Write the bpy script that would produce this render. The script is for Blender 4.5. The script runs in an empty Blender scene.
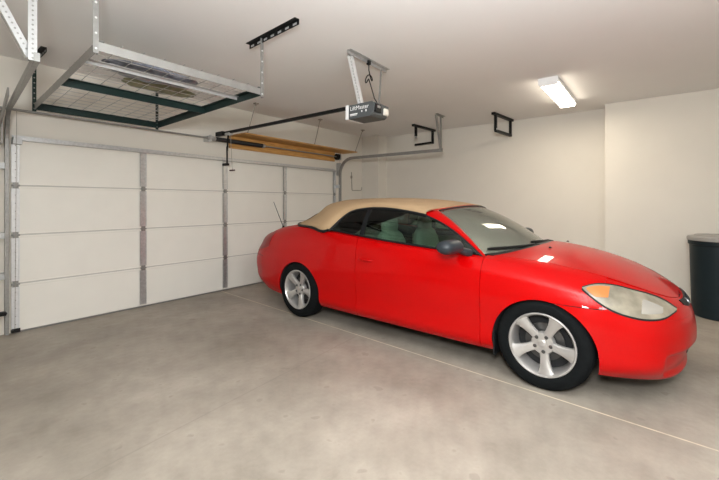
import bpy, bmesh, math, random
import numpy as np
from mathutils import Vector, Matrix, Quaternion
random.seed(7)
C = bpy.context.scene.collection
PI = math.pi

# ------------------------------------------------------------------ materials
def new_mat(name):
    m = bpy.data.materials.new(name); m.use_nodes = True
    nt = m.node_tree
    return m, nt, nt.nodes['Principled BSDF'], nt.nodes['Material Output']

def simple(name, col, rough=.5, metal=0., coat=0., spec=.5, noise=0., scale=30., bump=0., coat_rough=.04):
    m, nt, b, o = new_mat(name)
    b.inputs['Base Color'].default_value = (*col, 1)
    b.inputs['Roughness'].default_value = rough
    b.inputs['Metallic'].default_value = metal
    b.inputs['Coat Weight'].default_value = coat
    b.inputs['Coat Roughness'].default_value = coat_rough
    b.inputs['Specular IOR Level'].default_value = spec
    tc = nt.nodes.new('ShaderNodeTexCoord')
    n = nt.nodes.new('ShaderNodeTexNoise'); n.inputs['Scale'].default_value = scale
    n.inputs['Detail'].default_value = 4
    nt.links.new(tc.outputs['Object'], n.inputs['Vector'])
    if noise:
        r = nt.nodes.new('ShaderNodeValToRGB')
        r.color_ramp.elements[0].position = .3; r.color_ramp.elements[1].position = .7
        r.color_ramp.elements[0].color = (*[c*(1-noise) for c in col], 1)
        r.color_ramp.elements[1].color = (*[min(1, c*(1+noise)) for c in col], 1)
        nt.links.new(n.outputs['Fac'], r.inputs['Fac']); nt.links.new(r.outputs['Color'], b.inputs['Base Color'])
    if bump:
        bp = nt.nodes.new('ShaderNodeBump'); bp.inputs['Strength'].default_value = bump
        bp.inputs['Distance'].default_value = .002
        nt.links.new(n.outputs['Fac'], bp.inputs['Height']); nt.links.new(bp.outputs['Normal'], b.inputs['Normal'])
    return m

def glass_mat(name, tint, haze_mix=0.):
    m, nt, b, o = new_mat(name)
    nt.nodes.remove(b)
    t = nt.nodes.new('ShaderNodeBsdfTransparent'); t.inputs['Color'].default_value = (*tint, 1)
    g = nt.nodes.new('ShaderNodeBsdfGlossy'); g.inputs['Roughness'].default_value = .02
    f = nt.nodes.new('ShaderNodeFresnel'); f.inputs['IOR'].default_value = 1.5
    mx = nt.nodes.new('ShaderNodeMixShader')
    nt.links.new(f.outputs[0], mx.inputs[0]); nt.links.new(t.outputs[0], mx.inputs[1]); nt.links.new(g.outputs[0], mx.inputs[2])
    last = mx
    if haze_mix:
        d = nt.nodes.new('ShaderNodeBsdfDiffuse'); d.inputs['Color'].default_value = (.78, .75, .64, 1)  # pale diffuse haze stands in for reflected walls and dust on the glass
        m2 = nt.nodes.new('ShaderNodeMixShader'); m2.inputs[0].default_value = haze_mix
        nt.links.new(mx.outputs[0], m2.inputs[1]); nt.links.new(d.outputs[0], m2.inputs[2]); last = m2
    nt.links.new(last.outputs[0], o.inputs['Surface'])
    return m

def emit_mat(name, col, s):
    m, nt, b, o = new_mat(name)
    b.inputs['Base Color'].default_value = (.9, .9, .88, 1)
    b.inputs['Emission Color'].default_value = (*col, 1); b.inputs['Emission Strength'].default_value = s
    return m

def wood_mat():
    m, nt, b, o = new_mat('plywood')
    tc = nt.nodes.new('ShaderNodeTexCoord'); mp = nt.nodes.new('ShaderNodeMapping')
    mp.inputs['Scale'].default_value = (1.2, 14, 14)
    n = nt.nodes.new('ShaderNodeTexNoise'); n.inputs['Scale'].default_value = 3; n.inputs['Detail'].default_value = 6
    r = nt.nodes.new('ShaderNodeValToRGB')
    r.color_ramp.elements[0].position = .3; r.color_ramp.elements[1].position = .72
    r.color_ramp.elements[0].color = (.42, .20, .05, 1); r.color_ramp.elements[1].color = (.72, .40, .12, 1)
    nt.links.new(tc.outputs['Object'], mp.inputs['Vector']); nt.links.new(mp.outputs[0], n.inputs['Vector'])
    nt.links.new(n.outputs['Fac'], r.inputs['Fac']); nt.links.new(r.outputs[0], b.inputs['Base Color'])
    b.inputs['Roughness'].default_value = .6
    return m

def concrete_mat():
    m, nt, b, o = new_mat('garage_concrete')
    L = nt.links.new
    tc = nt.nodes.new('ShaderNodeTexCoord')
    def noise(scale, detail=5, rough=.6):
        n = nt.nodes.new('ShaderNodeTexNoise'); n.inputs['Scale'].default_value = scale
        n.inputs['Detail'].default_value = detail; n.inputs['Roughness'].default_value = rough
        L(tc.outputs['Object'], n.inputs['Vector']); return n
    def ramp(fac, p0, c0, p1, c1):
        r = nt.nodes.new('ShaderNodeValToRGB')
        r.color_ramp.elements[0].position = p0; r.color_ramp.elements[1].position = p1
        r.color_ramp.elements[0].color = (*c0, 1); r.color_ramp.elements[1].color = (*c1, 1)
        L(fac, r.inputs['Fac']); return r
    def mix(a, bb, mode, fac):
        x = nt.nodes.new('ShaderNodeMix'); x.data_type = 'RGBA'; x.blend_type = mode
        if isinstance(fac, float): x.inputs[0].default_value = fac
        else: L(fac, x.inputs[0])
        for s, v in ((6, a), (7, bb)):
            if isinstance(v, tuple): x.inputs[s].default_value = (*v, 1)
            else: L(v, x.inputs[s])
        return x.outputs[2]
    base = ramp(noise(1.1, 6, .62).outputs['Fac'], .32, FLOOR_A, .68, FLOOR_B).outputs[0]
    fine = ramp(noise(9, 8, .7).outputs['Fac'], .3, (.86, .86, .86), .7, (1.08, 1.08, 1.08)).outputs[0]
    c = mix(base, fine, 'MULTIPLY', 1.0)
    stain = ramp(noise(2.6, 5, .55).outputs['Fac'], .62, (0, 0, 0), .74, (1, 1, 1)).outputs[0]
    sf = nt.nodes.new('ShaderNodeMath'); sf.operation = 'MULTIPLY'; sf.inputs[1].default_value = .28
    L(stain, sf.inputs[0]); c = mix(c, (.23, .20, .165), 'MIX', sf.outputs[0])
    spots = ramp(noise(9, 2, .35).outputs['Fac'], .69, (0, 0, 0), .73, (1, 1, 1)).outputs[0]
    sp = nt.nodes.new('ShaderNodeMath'); sp.operation = 'MULTIPLY'; sp.inputs[1].default_value = .4
    L(spots, sp.inputs[0]); c = mix(c, (.20, .17, .14), 'MIX', sp.outputs[0])
    # pale control joint running beside the car, faint crosswise joint
    sep = nt.nodes.new('ShaderNodeSeparateXYZ'); L(tc.outputs['Object'], sep.inputs[0])
    def line(ax, ay, k, half, soft):
        a1 = nt.nodes.new('ShaderNodeMath'); a1.operation = 'MULTIPLY'; L(sep.outputs[0], a1.inputs[0]); a1.inputs[1].default_value = ax
        a2 = nt.nodes.new('ShaderNodeMath'); a2.operation = 'MULTIPLY_ADD'; L(sep.outputs[1], a2.inputs[0]); a2.inputs[1].default_value = ay; L(a1.outputs[0], a2.inputs[2])
        a3 = nt.nodes.new('ShaderNodeMath'); a3.operation = 'SUBTRACT'; L(a2.outputs[0], a3.inputs[0]); a3.inputs[1].default_value = k
        a4 = nt.nodes.new('ShaderNodeMath'); a4.operation = 'ABSOLUTE'; L(a3.outputs[0], a4.inputs[0])
        mr = nt.nodes.new('ShaderNodeMapRange'); L(a4.outputs[0], mr.inputs[0])
        mr.inputs[1].default_value = half; mr.inputs[2].default_value = half+soft; mr.inputs[3].default_value = 1; mr.inputs[4].default_value = 0
        return mr.outputs[0]
    dx, dy = 2.858-3.127, -.286-3.223
    ln = math.hypot(dx, dy); nx, ny = -dy/ln, dx/ln
    l1 = line(nx, ny, nx*3.127+ny*3.223, .004, .005)
    nb = ramp(noise(5, 3, .6).outputs['Fac'], .3, (.45,)*3, .6, (1,)*3).outputs[0]
    l1m = nt.nodes.new('ShaderNodeMath'); l1m.operation = 'MULTIPLY'; L(l1, l1m.inputs[0]); L(nb, l1m.inputs[1])
    c = mix(c, (.72, .62, .46), 'MIX', l1m.outputs[0])
    l2 = line(-.07, .9975, 2.24*.9975-.07*.63*1.0, .003, .006)
    l2m = nt.nodes.new('ShaderNodeMath'); l2m.operation = 'MULTIPLY'; L(l2, l2m.inputs[0]); l2m.inputs[1].default_value = .35
    c = mix(c, (.22, .19, .16), 'MIX', l2m.outputs[0])
    L(c, b.inputs['Base Color'])
    rr = ramp(noise(3, 4).outputs['Fac'], .3, (.42,)*3, .7, (.62,)*3)
    L(rr.outputs[0], b.inputs['Roughness'])
    bp = nt.nodes.new('ShaderNodeBump'); bp.inputs['Strength'].default_value = .12; bp.inputs['Distance'].default_value = .004
    L(noise(22, 6).outputs['Fac'], bp.inputs['Height']); L(bp.outputs[0], b.inputs['Normal'])
    return m

FLOOR_A = (.258, .224, .182); FLOOR_B = (.418, .366, .305)
M = {}
M['wall'] = simple('wall_paint', (.76, .72, .645), .75, noise=.012, scale=3, bump=.10)
M['ceil'] = simple('ceiling_paint', (.86, .845, .825), .85, noise=.01, scale=2, bump=.10)
M['base'] = simple('baseboard_paint', (.80, .77, .70), .5)
M['floor'] = concrete_mat()
M['doorp'] = simple('door_panel', (.84, .815, .745), .45, noise=.015, scale=4)
M['galv'] = simple('galvanised_steel', (.56, .56, .56), .38, .75, noise=.12, scale=40)
M['galvb'] = simple('bright_galvanised', (.52, .52, .515), .4, .35, noise=.06, scale=40)
M['galvw'] = simple('white_galvanised', (.74, .74, .735), .4, .3, noise=.05, scale=40)
M['track'] = simple('track_steel', (.30, .295, .28), .42, .5, noise=.1, scale=30)
M['joint'] = simple('joint_grey', (.56, .535, .50), .7)  # plain grey of the strips in the door section joints
M['black'] = simple('black_steel', (.007, .0075, .0075), .45, spec=.25)
M['rubber'] = simple('black_rubber', (.005, .006, .0065), .8, spec=.12, noise=.2, scale=40)
M['core'] = simple('car_inner_black', (.010, .010, .011), .8)
M['dgreen'] = simple('rack_dark_steel', (.010, .028, .025), .45, spec=.35)
M['rackgrey'] = simple('rack_grey_steel', (.36, .355, .34), .32, .55, noise=.06, scale=12)
M['red'] = simple('red_paint', (.47, .0004, .0008), .40, 0, coat=.5, spec=.03, noise=.02, scale=60)
M['tan'] = simple('tan_canvas', (.44, .295, .165), .85, noise=.05, scale=120, bump=.15)
M['trim'] = simple('black_trim', (.008, .009, .010), .5, spec=.25)
M['glass'] = glass_mat('side_glass', (.64, .75, .68))
M['wglass'] = glass_mat('windshield_glass', (.90, .95, .88), .10)
M['seat'] = simple('grey_leather', (.55, .57, .52), .5, noise=.05, scale=20)
M['dash'] = simple('dash_plastic', (.36, .34, .27), .6)
M['mirrorc'] = simple('mirror_housing', (.022, .028, .034), .45, spec=.4)
M['alloy'] = simple('alloy', (.50, .48, .46), .30, .6, noise=.03, scale=20)
M['disc'] = simple('brake_steel', (.10, .097, .095), .4, .8)
M['lens'] = None
M['chrome'] = simple('chrome', (.75, .75, .75), .12, 1)
M['amber'] = simple('amber_lens', (.55, .19, .05), .2, coat=1)
M['tail'] = simple('tail_lens', (.28, .006, .006), .35, coat=.15, spec=.2)
M['head'] = simple('hazy_headlamp', (.27, .24, .18), .18, coat=1, noise=.35, scale=7)
M['reflector'] = simple('reflector', (.85, .83, .76), .15, .7)
M['opener'] = simple('opener_grey', (.075, .082, .085), .45)
M['white'] = simple('white_paint', (.85, .85, .84), .4)
M['wood'] = wood_mat()
M['bin'] = simple('bin_plastic', (.008, .017, .021), .5, spec=.3, noise=.1, scale=8)
M['lid'] = simple('bin_lid', (.30, .29, .27), .5)
M['wire'] = simple('wire', (.34, .31, .27), .5, .6)
M['bundle1'] = simple('bundle_plastic', (.20, .22, .27), .35, noise=.5, scale=14, bump=.6)
M['bundle2'] = simple('bundle_olive', (.22, .22, .13), .6, noise=.4, scale=10, bump=.5)
M['springs'] = simple('spring_black', (.02, .02, .02), .5, .3)
M['diff'] = emit_mat('diffuser', (1., .90, .74), 11.0)

# ------------------------------------------------------------------ mesh helpers
class MB:
    def __init__(s): s.v = []; s.f = []; s.m = []; s.cur = 0
    def add(s, vs, fs):
        o = len(s.v); s.v += [tuple(map(float, p)) for p in vs]; s.f += [tuple(o+i for i in f) for f in fs]; s.m += [s.cur]*len(fs); return s
    def join(s, other, cur):
        c = s.cur; s.cur = cur; s.add(other.v, other.f); s.cur = c; return s
    def box(s, lo, hi):
        x0, y0, z0 = lo; x1, y1, z1 = hi
        return s.add([(x0,y0,z0),(x1,y0,z0),(x1,y1,z0),(x0,y1,z0),(x0,y0,z1),(x1,y0,z1),(x1,y1,z1),(x0,y1,z1)],
                     [(0,3,2,1),(4,5,6,7),(0,1,5,4),(1,2,6,5),(2,3,7,6),(3,0,4,7)])
    def bar(s, p, q, w, h, up=(0,0,1)):
        p = Vector(p); q = Vector(q); d = (q-p).normalized(); u = Vector(up)
        if abs(d.dot(u)) > .98: u = Vector((0,1,0))
        x = d.cross(u).normalized(); y = x.cross(d)
        c = [(-w/2,-h/2),(w/2,-h/2),(w/2,h/2),(-w/2,h/2)]
        vs = [p+x*a+y*b for a, b in c]+[q+x*a+y*b for a, b in c]
        return s.add(vs, [(0,3,2,1),(4,5,6,7),(0,1,5,4),(1,2,6,5),(2,3,7,6),(3,0,4,7)][:2][::1]+[(0,1,5,4),(1,2,6,5),(2,3,7,6),(3,0,4,7)])
    def lbar(s, p, q, w, h, t, up=(0,0,1), flip=1):
        """angle iron: horizontal leg of width w, vertical leg of height h, thickness t"""
        return s.prof(p, q, [(0,0),(w*flip,0),(w*flip,-t),(t*flip,-t),(t*flip,-h),(0,-h)], up)
    def prof(s, p, q, pts, up=(0,0,1)):
        p = Vector(p); q = Vector(q); d = (q-p).normalized(); u = Vector(up)
        if abs(d.dot(u)) > .98: u = Vector((0,1,0))
        x = d.cross(u).normalized(); y = x.cross(d); n = len(pts)
        vs = [p+x*a+y*b for a, b in pts]+[q+x*a+y*b for a, b in pts]
        return s.add(vs, [tuple(range(n))[::-1], tuple(range(n, 2*n))]+[(i,(i+1)%n,n+(i+1)%n,n+i) for i in range(n)])
    def tube(s, pts, r, n=8, cap=True):
        P = [Vector(p) for p in pts]; rs = r if isinstance(r, (list, tuple)) else [r]*len(P)
        vs = []; prev = None
        for i, p in enumerate(P):
            d = (P[min(i+1, len(P)-1)]-P[max(i-1, 0)])
            d = d.normalized() if d.length > 1e-9 else Vector((0,0,1))
            if prev is None:
                a = Vector((0,0,1)) if abs(d.z) < .9 else Vector((1,0,0))
                x = d.cross(a).normalized()
            else:
                x = (prev-d*prev.dot(d)).normalized()
            prev = x; y = d.cross(x)
            vs += [p+(x*math.cos(2*PI*k/n)+y*math.sin(2*PI*k/n))*rs[i] for k in range(n)]
        fs = [(i*n+k, i*n+(k+1)%n, (i+1)*n+(k+1)%n, (i+1)*n+k) for i in range(len(P)-1) for k in range(n)]
        if cap: fs += [tuple(range(n))[::-1], tuple(range((len(P)-1)*n, len(P)*n))]
        return s.add(vs, fs)
    def lathe(s, prof, c=(0,0,0), axis='z', n=32, closed=False):
        vs = []
        for r, h in prof:
            for k in range(n):
                a = 2*PI*k/n; x, y = r*math.cos(a), r*math.sin(a)
                vs.append({'z':(c[0]+x,c[1]+y,c[2]+h),'y':(c[0]+x,c[1]+h,c[2]+y),'x':(c[0]+h,c[1]+x,c[2]+y)}[axis])
        m = len(prof)
        fs = [(i*n+k, i*n+(k+1)%n, ((i+1)%m)*n+(k+1)%n, ((i+1)%m)*n+k) for i in range(m if closed else m-1) for k in range(n)]
        if not closed:
            fs += [tuple(range(n))[::-1], tuple(range((m-1)*n, m*n))]
        return s.add(vs, fs)
    def grid(s, G):
        a, b = len(G), len(G[0])
        return s.add([p for r in G for p in r], [(i*b+j, i*b+j+1, (i+1)*b+j+1, (i+1)*b+j) for i in range(a-1) for j in range(b-1)])
    def shell(s, G, N, t_out, t_in):
        """closed thin shell from a point grid and its normals"""
        G = np.array(G); N = np.array(N); a, b = G.shape[:2]
        O = G+N*t_out; I = G+N*t_in
        o = a*b; vs = list(O.reshape(-1,3))+list(I.reshape(-1,3)); fs = []
        for i in range(a-1):
            for j in range(b-1):
                q = (i*b+j, i*b+j+1, (i+1)*b+j+1, (i+1)*b+j)
                fs.append(q); fs.append(tuple(x+o for x in q[::-1]))
        ring = [j for j in range(b)]+[i*b+b-1 for i in range(1, a)]+[(a-1)*b+j for j in range(b-2, -1, -1)]+[i*b for i in range(a-2, 0, -1)]
        n = len(ring)
        for k in range(n):
            p, q = ring[k], ring[(k+1) % n]; fs.append((q, p, p+o, q+o))
        return s.add(vs, fs)

def build(name, mb, mat, parent=None, smooth=None, bevel=0, merge=True):
    me = bpy.data.meshes.new(name)
    me.from_pydata(mb.v, [], mb.f)
    me.polygons.foreach_set('material_index', mb.m)
    bm = bmesh.new(); bm.from_mesh(me)
    if merge: bmesh.ops.remove_doubles(bm, verts=bm.verts, dist=2e-5)
    bmesh.ops.dissolve_degenerate(bm, dist=1e-6, edges=bm.edges)
    bmesh.ops.recalc_face_normals(bm, faces=bm.faces)
    if bevel:
        es = [e for e in bm.edges if len(e.link_faces) == 2 and e.calc_face_angle(0) > .5]
        bmesh.ops.bevel(bm, geom=es, offset=bevel, segments=2, profile=.5, affect='EDGES')
    bm.to_mesh(me); bm.free()
    o = bpy.data.objects.new(name, me); C.objects.link(o)
    if isinstance(mat, (list, tuple)):
        for x in mat: me.materials.append(x)
    else: me.materials.append(mat)
    if parent: o.parent = parent
    if smooth is not None: shade(o, smooth)
    return o

def shade(o, deg=40):
    me = o.data
    me.polygons.foreach_set('use_smooth', [True]*len(me.polygons))
    bm = bmesh.new(); bm.from_mesh(me)
    lim = math.radians(deg)
    for e in bm.edges:
        e.smooth = not (len(e.link_faces) != 2 or e.calc_face_angle(0) > lim)
    bm.to_mesh(me); bm.free()

def boolean(o, cutters, smooth=35):
    for c in cutters:
        md = o.modifiers.new('cut', 'BOOLEAN'); md.operation = 'DIFFERENCE'; md.solver = 'EXACT'; md.object = c
    dg = bpy.context.evaluated_depsgraph_get(); dg.update()
    me = bpy.data.meshes.new_from_object(o.evaluated_get(dg))
    o.modifiers.clear(); old = o.data; o.data = me; bpy.data.meshes.remove(old)
    if smooth: shade(o, smooth)

def thing(name, label, cat, loc=(0,0,0), rz=0, group=None):
    o = bpy.data.objects.new(name, None); C.objects.link(o); o.location = loc; o.rotation_euler = (0,0,rz)
    o.empty_display_size = .1
    return tag(o, label, cat, group)
def tag(o, label, cat, group=None):
    o['label'] = label; o['category'] = cat
    if group: o['group'] = group
    return o
def struct(name, mb, mat, parent=None, **k):
    o = build(name, mb, mat, parent, **k)
    if parent is None: o['kind'] = 'structure'
    return o
def off(mb, L):
    mb.v = [(x-L[0], y-L[1], z-L[2]) for x, y, z in mb.v]; return mb

# ------------------------------------------------------------------ room
YD, ZC = 5.30, 2.90
XL, YB = -2.6, -3.4
XW, XJ = 7.25, 6.92        # main right wall, nearer jogged wall
struct('floor', MB().box((XL-.1, YB-.1, -.15), (XW+.3, YD+.3, 0)), M['floor'])
struct('ceiling', MB().box((XL-.1, YB-.1, ZC), (XW+.3, YD+.3, ZC+.15)), M['ceil'])
w = MB()
DX0, DX1, DH = .86, 5.93, 2.06
w.box((XL, YD+.03, 0), (DX0+.02, YD+.2, ZC)); w.box((DX1-.02, YD+.03, 0), (XW+.2, YD+.2, ZC)); w.box((DX0+.02, YD+.03, DH-.02), (DX1-.02, YD+.2, ZC))
struct('wall_back', w, M['wall'])
w = MB().box((XW, .59, 0), (XW+.2, 4.87, ZC)); w.box((XJ, YB, 0), (XW+.2, .59, ZC)); w.box((XJ, 4.87, 0), (XW+.2, YD+.03, ZC))
struct('wall_right', w, M['wall'])
struct('wall_left', MB().box((XL-.1, YB, 0), (XL, YD+.2, ZC)), M['wall'])
struct('wall_front', MB().box((XL-.1, YB-.1, 0), (XW+.2, YB, ZC)), M['wall'])
struct('baseboard_right', MB().box((XJ-.014, YB+.01, 0), (XJ, .59, .09)), M['base'], bevel=.004)
struct('trim_1', MB().box((XW-.014, .6, 0), (XW, 4.86, .09)), M['base'], bevel=.004)
# shallow scuffed patch of plaster on the jog wall
# ------------------------------------------------------------------ sectional garage door
door = bpy.data.objects.new('door_1', None); C.objects.link(door); door['kind'] = 'structure'
door.location = ((DX0+DX1)/2, YD, 0); LD = tuple(door.location)
tag(door, 'wide cream sectional garage door with four rows of panels and steel stiles', 'garage door')
zs = [0.012, .518, 1.033, 1.555, DH]
for i in range(4):
    mb = MB()
    z0, z1 = zs[i]+.007, zs[i+1]-.007
    mb.box((DX0, YD, z0), (DX1, YD+.045, z1))
    mb.box((DX0, YD-.006, z1-.022), (DX1, YD+.002, z1)); mb.box((DX0, YD-.006, z0), (DX1, YD+.002, z0+.012))
    build('door_section', off(mb, LD), M['doorp'], door, bevel=.003)
mb = MB()
for i in range(1, 4): mb.box((DX0, YD-.002, zs[i]-.0075), (DX1, YD+.03, zs[i]+.0075))
build('section_joint', off(mb, LD), M['joint'], door)
build('bottom_seal', off(MB().box((DX0, YD-.001, 0), (DX1, YD+.045, .013)), LD), M['track'], door)
def hinge(x, z, mat=None):
    mb = MB().box((x-.024, YD-.022, z-.032), (x+.024, YD-.014, z+.032)); mb.tube([(x-.034, YD-.024, z), (x+.034, YD-.024, z)], .010)
    mb.box((x-.012, YD-.034, z-.016), (x+.012, YD-.012, z+.016))
    return build('hinge', off(mb, LD), M['track'], door)
for x, wd, m in ((.888, .066, 'galvw'), (2.146, .076, 'galv'), (3.349, .076, 'galv'), (4.562, .076, 'galv'), (5.905, .07, 'galv')):
    for i in range(4):
        mb = MB().box((x-wd/2, YD-.014, zs[i]+.03), (x+wd/2, YD-.004, zs[i+1]-.03))
        mb.box((x-wd/2, YD-.02, zs[i]+.03), (x-wd/2+.008, YD-.004, zs[i+1]-.03)); mb.box((x+wd/2-.008, YD-.02, zs[i]+.03), (x+wd/2, YD-.004, zs[i+1]-.03))
        if x < 1:   # punched holes of the end stile
            hb = MB()
            for k in range(5):
                zz = zs[i]+.08+k*.085
                hb.lathe([(.005, 0), (.005, .003)], (x, YD-.017, zz), 'y', 8)
            mb.join(hb, 1)
        build('stile', off(mb, LD), [M[m], M['track']], door)
    for i in range(1, 4): hinge(x, zs[i])
build('bottom_bracket', off(MB().box((.858, YD-.03, .01), (.925, YD-.015, .05)).box((.85, YD-.06, .02), (.868, YD-.015, .045)), LD), M['black'], door)
# top strut
mb = MB().prof((DX0, YD-.015, 2.035), (DX1-.03, YD-.015, 2.035), [(0,.0),(.075,0),(.075,.004),(.045,.006),(.045,.02),(0,.02)])
mb.bar((DX0, YD-.05, 2.04), (DX1-.03, YD-.05, 2.04), .07, .026); mb.bar((DX0, YD-.02, 2.055), (DX1-.03, YD-.02, 2.055), .02, .05)
build('top_strut', off(mb, LD), M['galv'], door)
build('top_roller_bracket', off(MB().box((.855, YD-.09, 1.985), (.93, YD-.02, 2.03)).box((.86, YD-.1, 2.0), (.91, YD-.08, 2.06)), LD), M['galvb'], door)

# ------------------------------------------------------------------ tracks
def chan(mb, pts, wdt=.055, dep=.028):
    """C shaped track swept along points"""
    for a, b in zip(pts[:-1], pts[1:]):
        d = (Vector(b)-Vector(a)).normalized()*.004
        mb.bar(Vector(a)-d, Vector(b)+d, .03, wdt, up=(0,1,0) if abs(d.z) > abs(d.y) else (0,0,1))
    return mb
def curve_pts(x0, x1, r=.32, zt=2.295, y0=5.20, y1=2.9, n=9):
    pts = [(x0, y0, .03), (x0, y0, zt-r)]
    for k in range(1, n+1):
        a = PI/2*k/n
        pts.append((x0+(x1-x0)*(r*(1-math.cos(a)))/(y0-y1), y0-r*(1-math.cos(a)), zt-r+r*math.sin(a)))
    pts.append((x1, y1, zt)); return pts
def perf(mb, p, q, w=.034, t=.003, legs=2):
    mb.prof(p, q, [(0,0),(w,0),(w,t),(t,t),(t,w),(0,w)]); return mb
def perf_holes(p, q, r=.0055, step=.034, ox=(0,0,0)):
    hb = MB(); p = Vector(p); q = Vector(q); n = int((q-p).length/step)
    for k in range(n):
        c = p.lerp(q, (k+.5)/n)+Vector(ox)
        hb.lathe([(r, -.001), (r, .001)], c, 'y', 8)
    return hb
# right track
tr = thing('door_track', 'curved steel garage door track on the side behind the red car', 'door track', (5.98, 5.20, 0), 0, 'garage door tracks'); L = (5.98, 5.20, 0)
build('track_rail', off(chan(MB(), curve_pts(5.99, 6.06)), L), M['track'], tr, smooth=40)
for z in (.35, 1.05, 1.72): build('jamb_bracket', off(MB().box((5.955, 5.20, z-.03), (6.04, YD+.03, z+.03)), L), M['galv'], tr)
build('flag_bracket', off(MB().box((6.02, 5.20, 1.95), (6.028, YD+.028, 2.22)), L), M['galv'], tr)
mb = MB(); perf(mb, (6.08, 2.92, 2.28), (6.10, 2.93, 2.9)); h1 = build('hanger_strap', off(mb, L), M['track'], tr)
mb = MB(); perf(mb, (6.07, 2.93, 2.28), (5.93, 2.95, 2.9), .03); build('hanger_strap', off(mb, L), M['track'], tr)
mb = MB(); mb.lbar((5.86, 2.93, 2.9), (6.16, 2.93, 2.9), .04, .03, .004); build('ceiling_angle', off(mb, L), M['track'], tr)
# left track
tl = thing('door_track', 'steel garage door track curving up at the edge nearest the steel overhead rack', 'door track', (.775, 5.20, 0), 0, 'garage door tracks'); L = (.775, 5.20, 0)
build('track_rail', off(chan(MB(), curve_pts(.806, .62, y1=3.08)), L), M['track'], tl, smooth=40)
for z in (.62, 1.035, 1.75): build('jamb_bracket', off(MB().box((.70, 5.20, z-.03), (.815, YD+.03, z+.03)), L), M['galvb'], tl)
build('reinforcing_angle', off(MB().bar((.742, 5.13, 2.14), (.685, 4.35, 2.325), .012, .075), L), M['track'], tl)
build('flag_bracket', off(MB().box((.735, 4.98, 1.95), (.745, YD+.028, 2.28)), L), M['track'], tl)
p, q = (.622, 3.085, 2.27), (.622, 3.085, 2.9)
mb = MB(); perf(mb, p, q, .045).join(perf_holes(p, q, .006, .03, (-.022, -.001, 0)), 1); build('hanger_strap', off(mb, L), [M['galvb'], M['track']], tl)
p, q = (.575, 3.115, 2.29), (.28, 3.115, 2.9)
mb = MB(); perf(mb, p, q, .045).join(perf_holes(p, q, .006, .03, (.02, -.001, .012)), 1); build('hanger_strap', off(mb, L), [M['galvb'], M['track']], tl)
# safety sensor at the foot of the left track
sn = thing('safety_sensor', 'small black safety sensor low on the garage door track', 'sensor', (.74, 5.15, .25)); L = (.74, 5.15, .25)
build('sensor_body', off(MB().box((.66, 5.06, .25), (.785, 5.12, .288)), L), M['black'], sn, bevel=.005)
build('sensor_lens', off(MB().lathe([(.012, 0), (.012, .006), (.006, .01)], (.785, 5.09, .268), 'x', 14), L), M['trim'], sn)
build('mount_bracket', off(MB().box((.66, 5.115, .22), (.742, 5.125, .31)).box((.66, 5.115, .225), (.67, YD+.028, .305)), L), M['track'], sn)

# ------------------------------------------------------------------ torsion spring shaft
ts = thing('torsion_shaft', 'long torsion shaft with a black spring above the garage door', 'torsion spring', (3.4, 5.2, 2.335)); L = (3.4, 5.2, 2.335)
build('shaft', off(MB().tube([(.62, 5.2, 2.335), (5.95, 5.2, 2.335)], .0125, 10), L), M['track'], ts, smooth=40)
def coil(x0, x1, r, wr, turns):
    n = turns*10
    return [(x0+(x1-x0)*k/n, 5.2+r*math.cos(2*PI*k/10), 2.335+r*math.sin(2*PI*k/10)) for k in range(n+1)]
build('spring', off(MB().tube(coil(3.13, 4.0, .027, .008, 52), .0085, 6).tube([(3.13,5.2,2.335),(4.0,5.2,2.335)], .024, 10), L), M['springs'], ts, smooth=60)
for a in (3.10, 4.01):
    build('winding_cone', off(MB().lathe([(.02, -.03), (.036, -.02), (.036, .01), (.028, .03)], (a, 5.2, 2.335), 'x', 14), L), M['galv'], ts, smooth=40)
mb = MB().box((3.03, 5.17, 2.29), (3.05, 5.215, 2.38)); mb.box((3.01, 5.20, 2.29), (3.07, YD+.028, 2.37)); mb.tube([(3.0,5.2,2.335),(3.08,5.2,2.335)], .03, 12)
build('centre_bracket', off(mb, L), M['galv'], ts)
for x in (.69, 5.90):
    build('cable_drum', off(MB().lathe([(.05, -.03), (.062, -.028), (.05, -.018), (.05, .012), (.064, .02), (.064, .03)], (x, 5.2, 2.335), 'x', 20), L), M['black'], ts, smooth=40)
for x in (.64, 5.945):
    build('end_bearing', off(MB().box((x-.004, 5.13, 2.27), (x+.004, YD-.01, 2.40)), L), M['galv'], ts)
for x in (.875, 5.925):
    build('lift_cable', off(MB().tube([(x, 5.15, 2.33), (x, 5.23, .06)], .002, 5), L), M['wire'], ts)

# ------------------------------------------------------------------ plywood shelf over the door
ZS = 2.445
sh = thing('plywood_shelf', 'long wooden shelf hung by wires over the garage door', 'shelf', (4.78, 5.1, ZS)); L = (4.78, 5.1, ZS)
build('board', off(MB().box((3.47, 4.93, ZS-.009), (6.24, YD+.028, ZS+.009)), L), M['wood'], sh, bevel=.002)
build('wall_cleat', off(MB().box((3.44, YD-.008, ZS-.20), (5.93, YD+.028, ZS-.009)), L), M['wood'], sh, bevel=.002)
for x, xc in ((3.52, 3.56), (4.98, 4.97), (6.19, 6.24)):
    w = build('hang_wire', off(MB().tube([(x, 4.95, ZS+.005), (xc, 4.79, 2.9)], .007, 6).lathe([(.016, 0), (.016, .008)], (x, 4.95, ZS+.009), 'z', 10), L), M['wire'], sh)
    build('eye_plate', off(MB().box((xc-.03, 4.76, 2.885), (xc+.03, 4.82, 2.9)).tube([(xc, 4.79, 2.89), (xc, 4.79, 2.86)], .01), L), M['wire'], w)

# ------------------------------------------------------------------ garage door opener
op = thing('garage_door_opener', 'dark grey garage door opener hung from the ceiling with its rail', 'door opener', (3.236, 2.6, 2.25)); L = (3.236, 2.6, 2.25)
XO = 3.236
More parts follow.
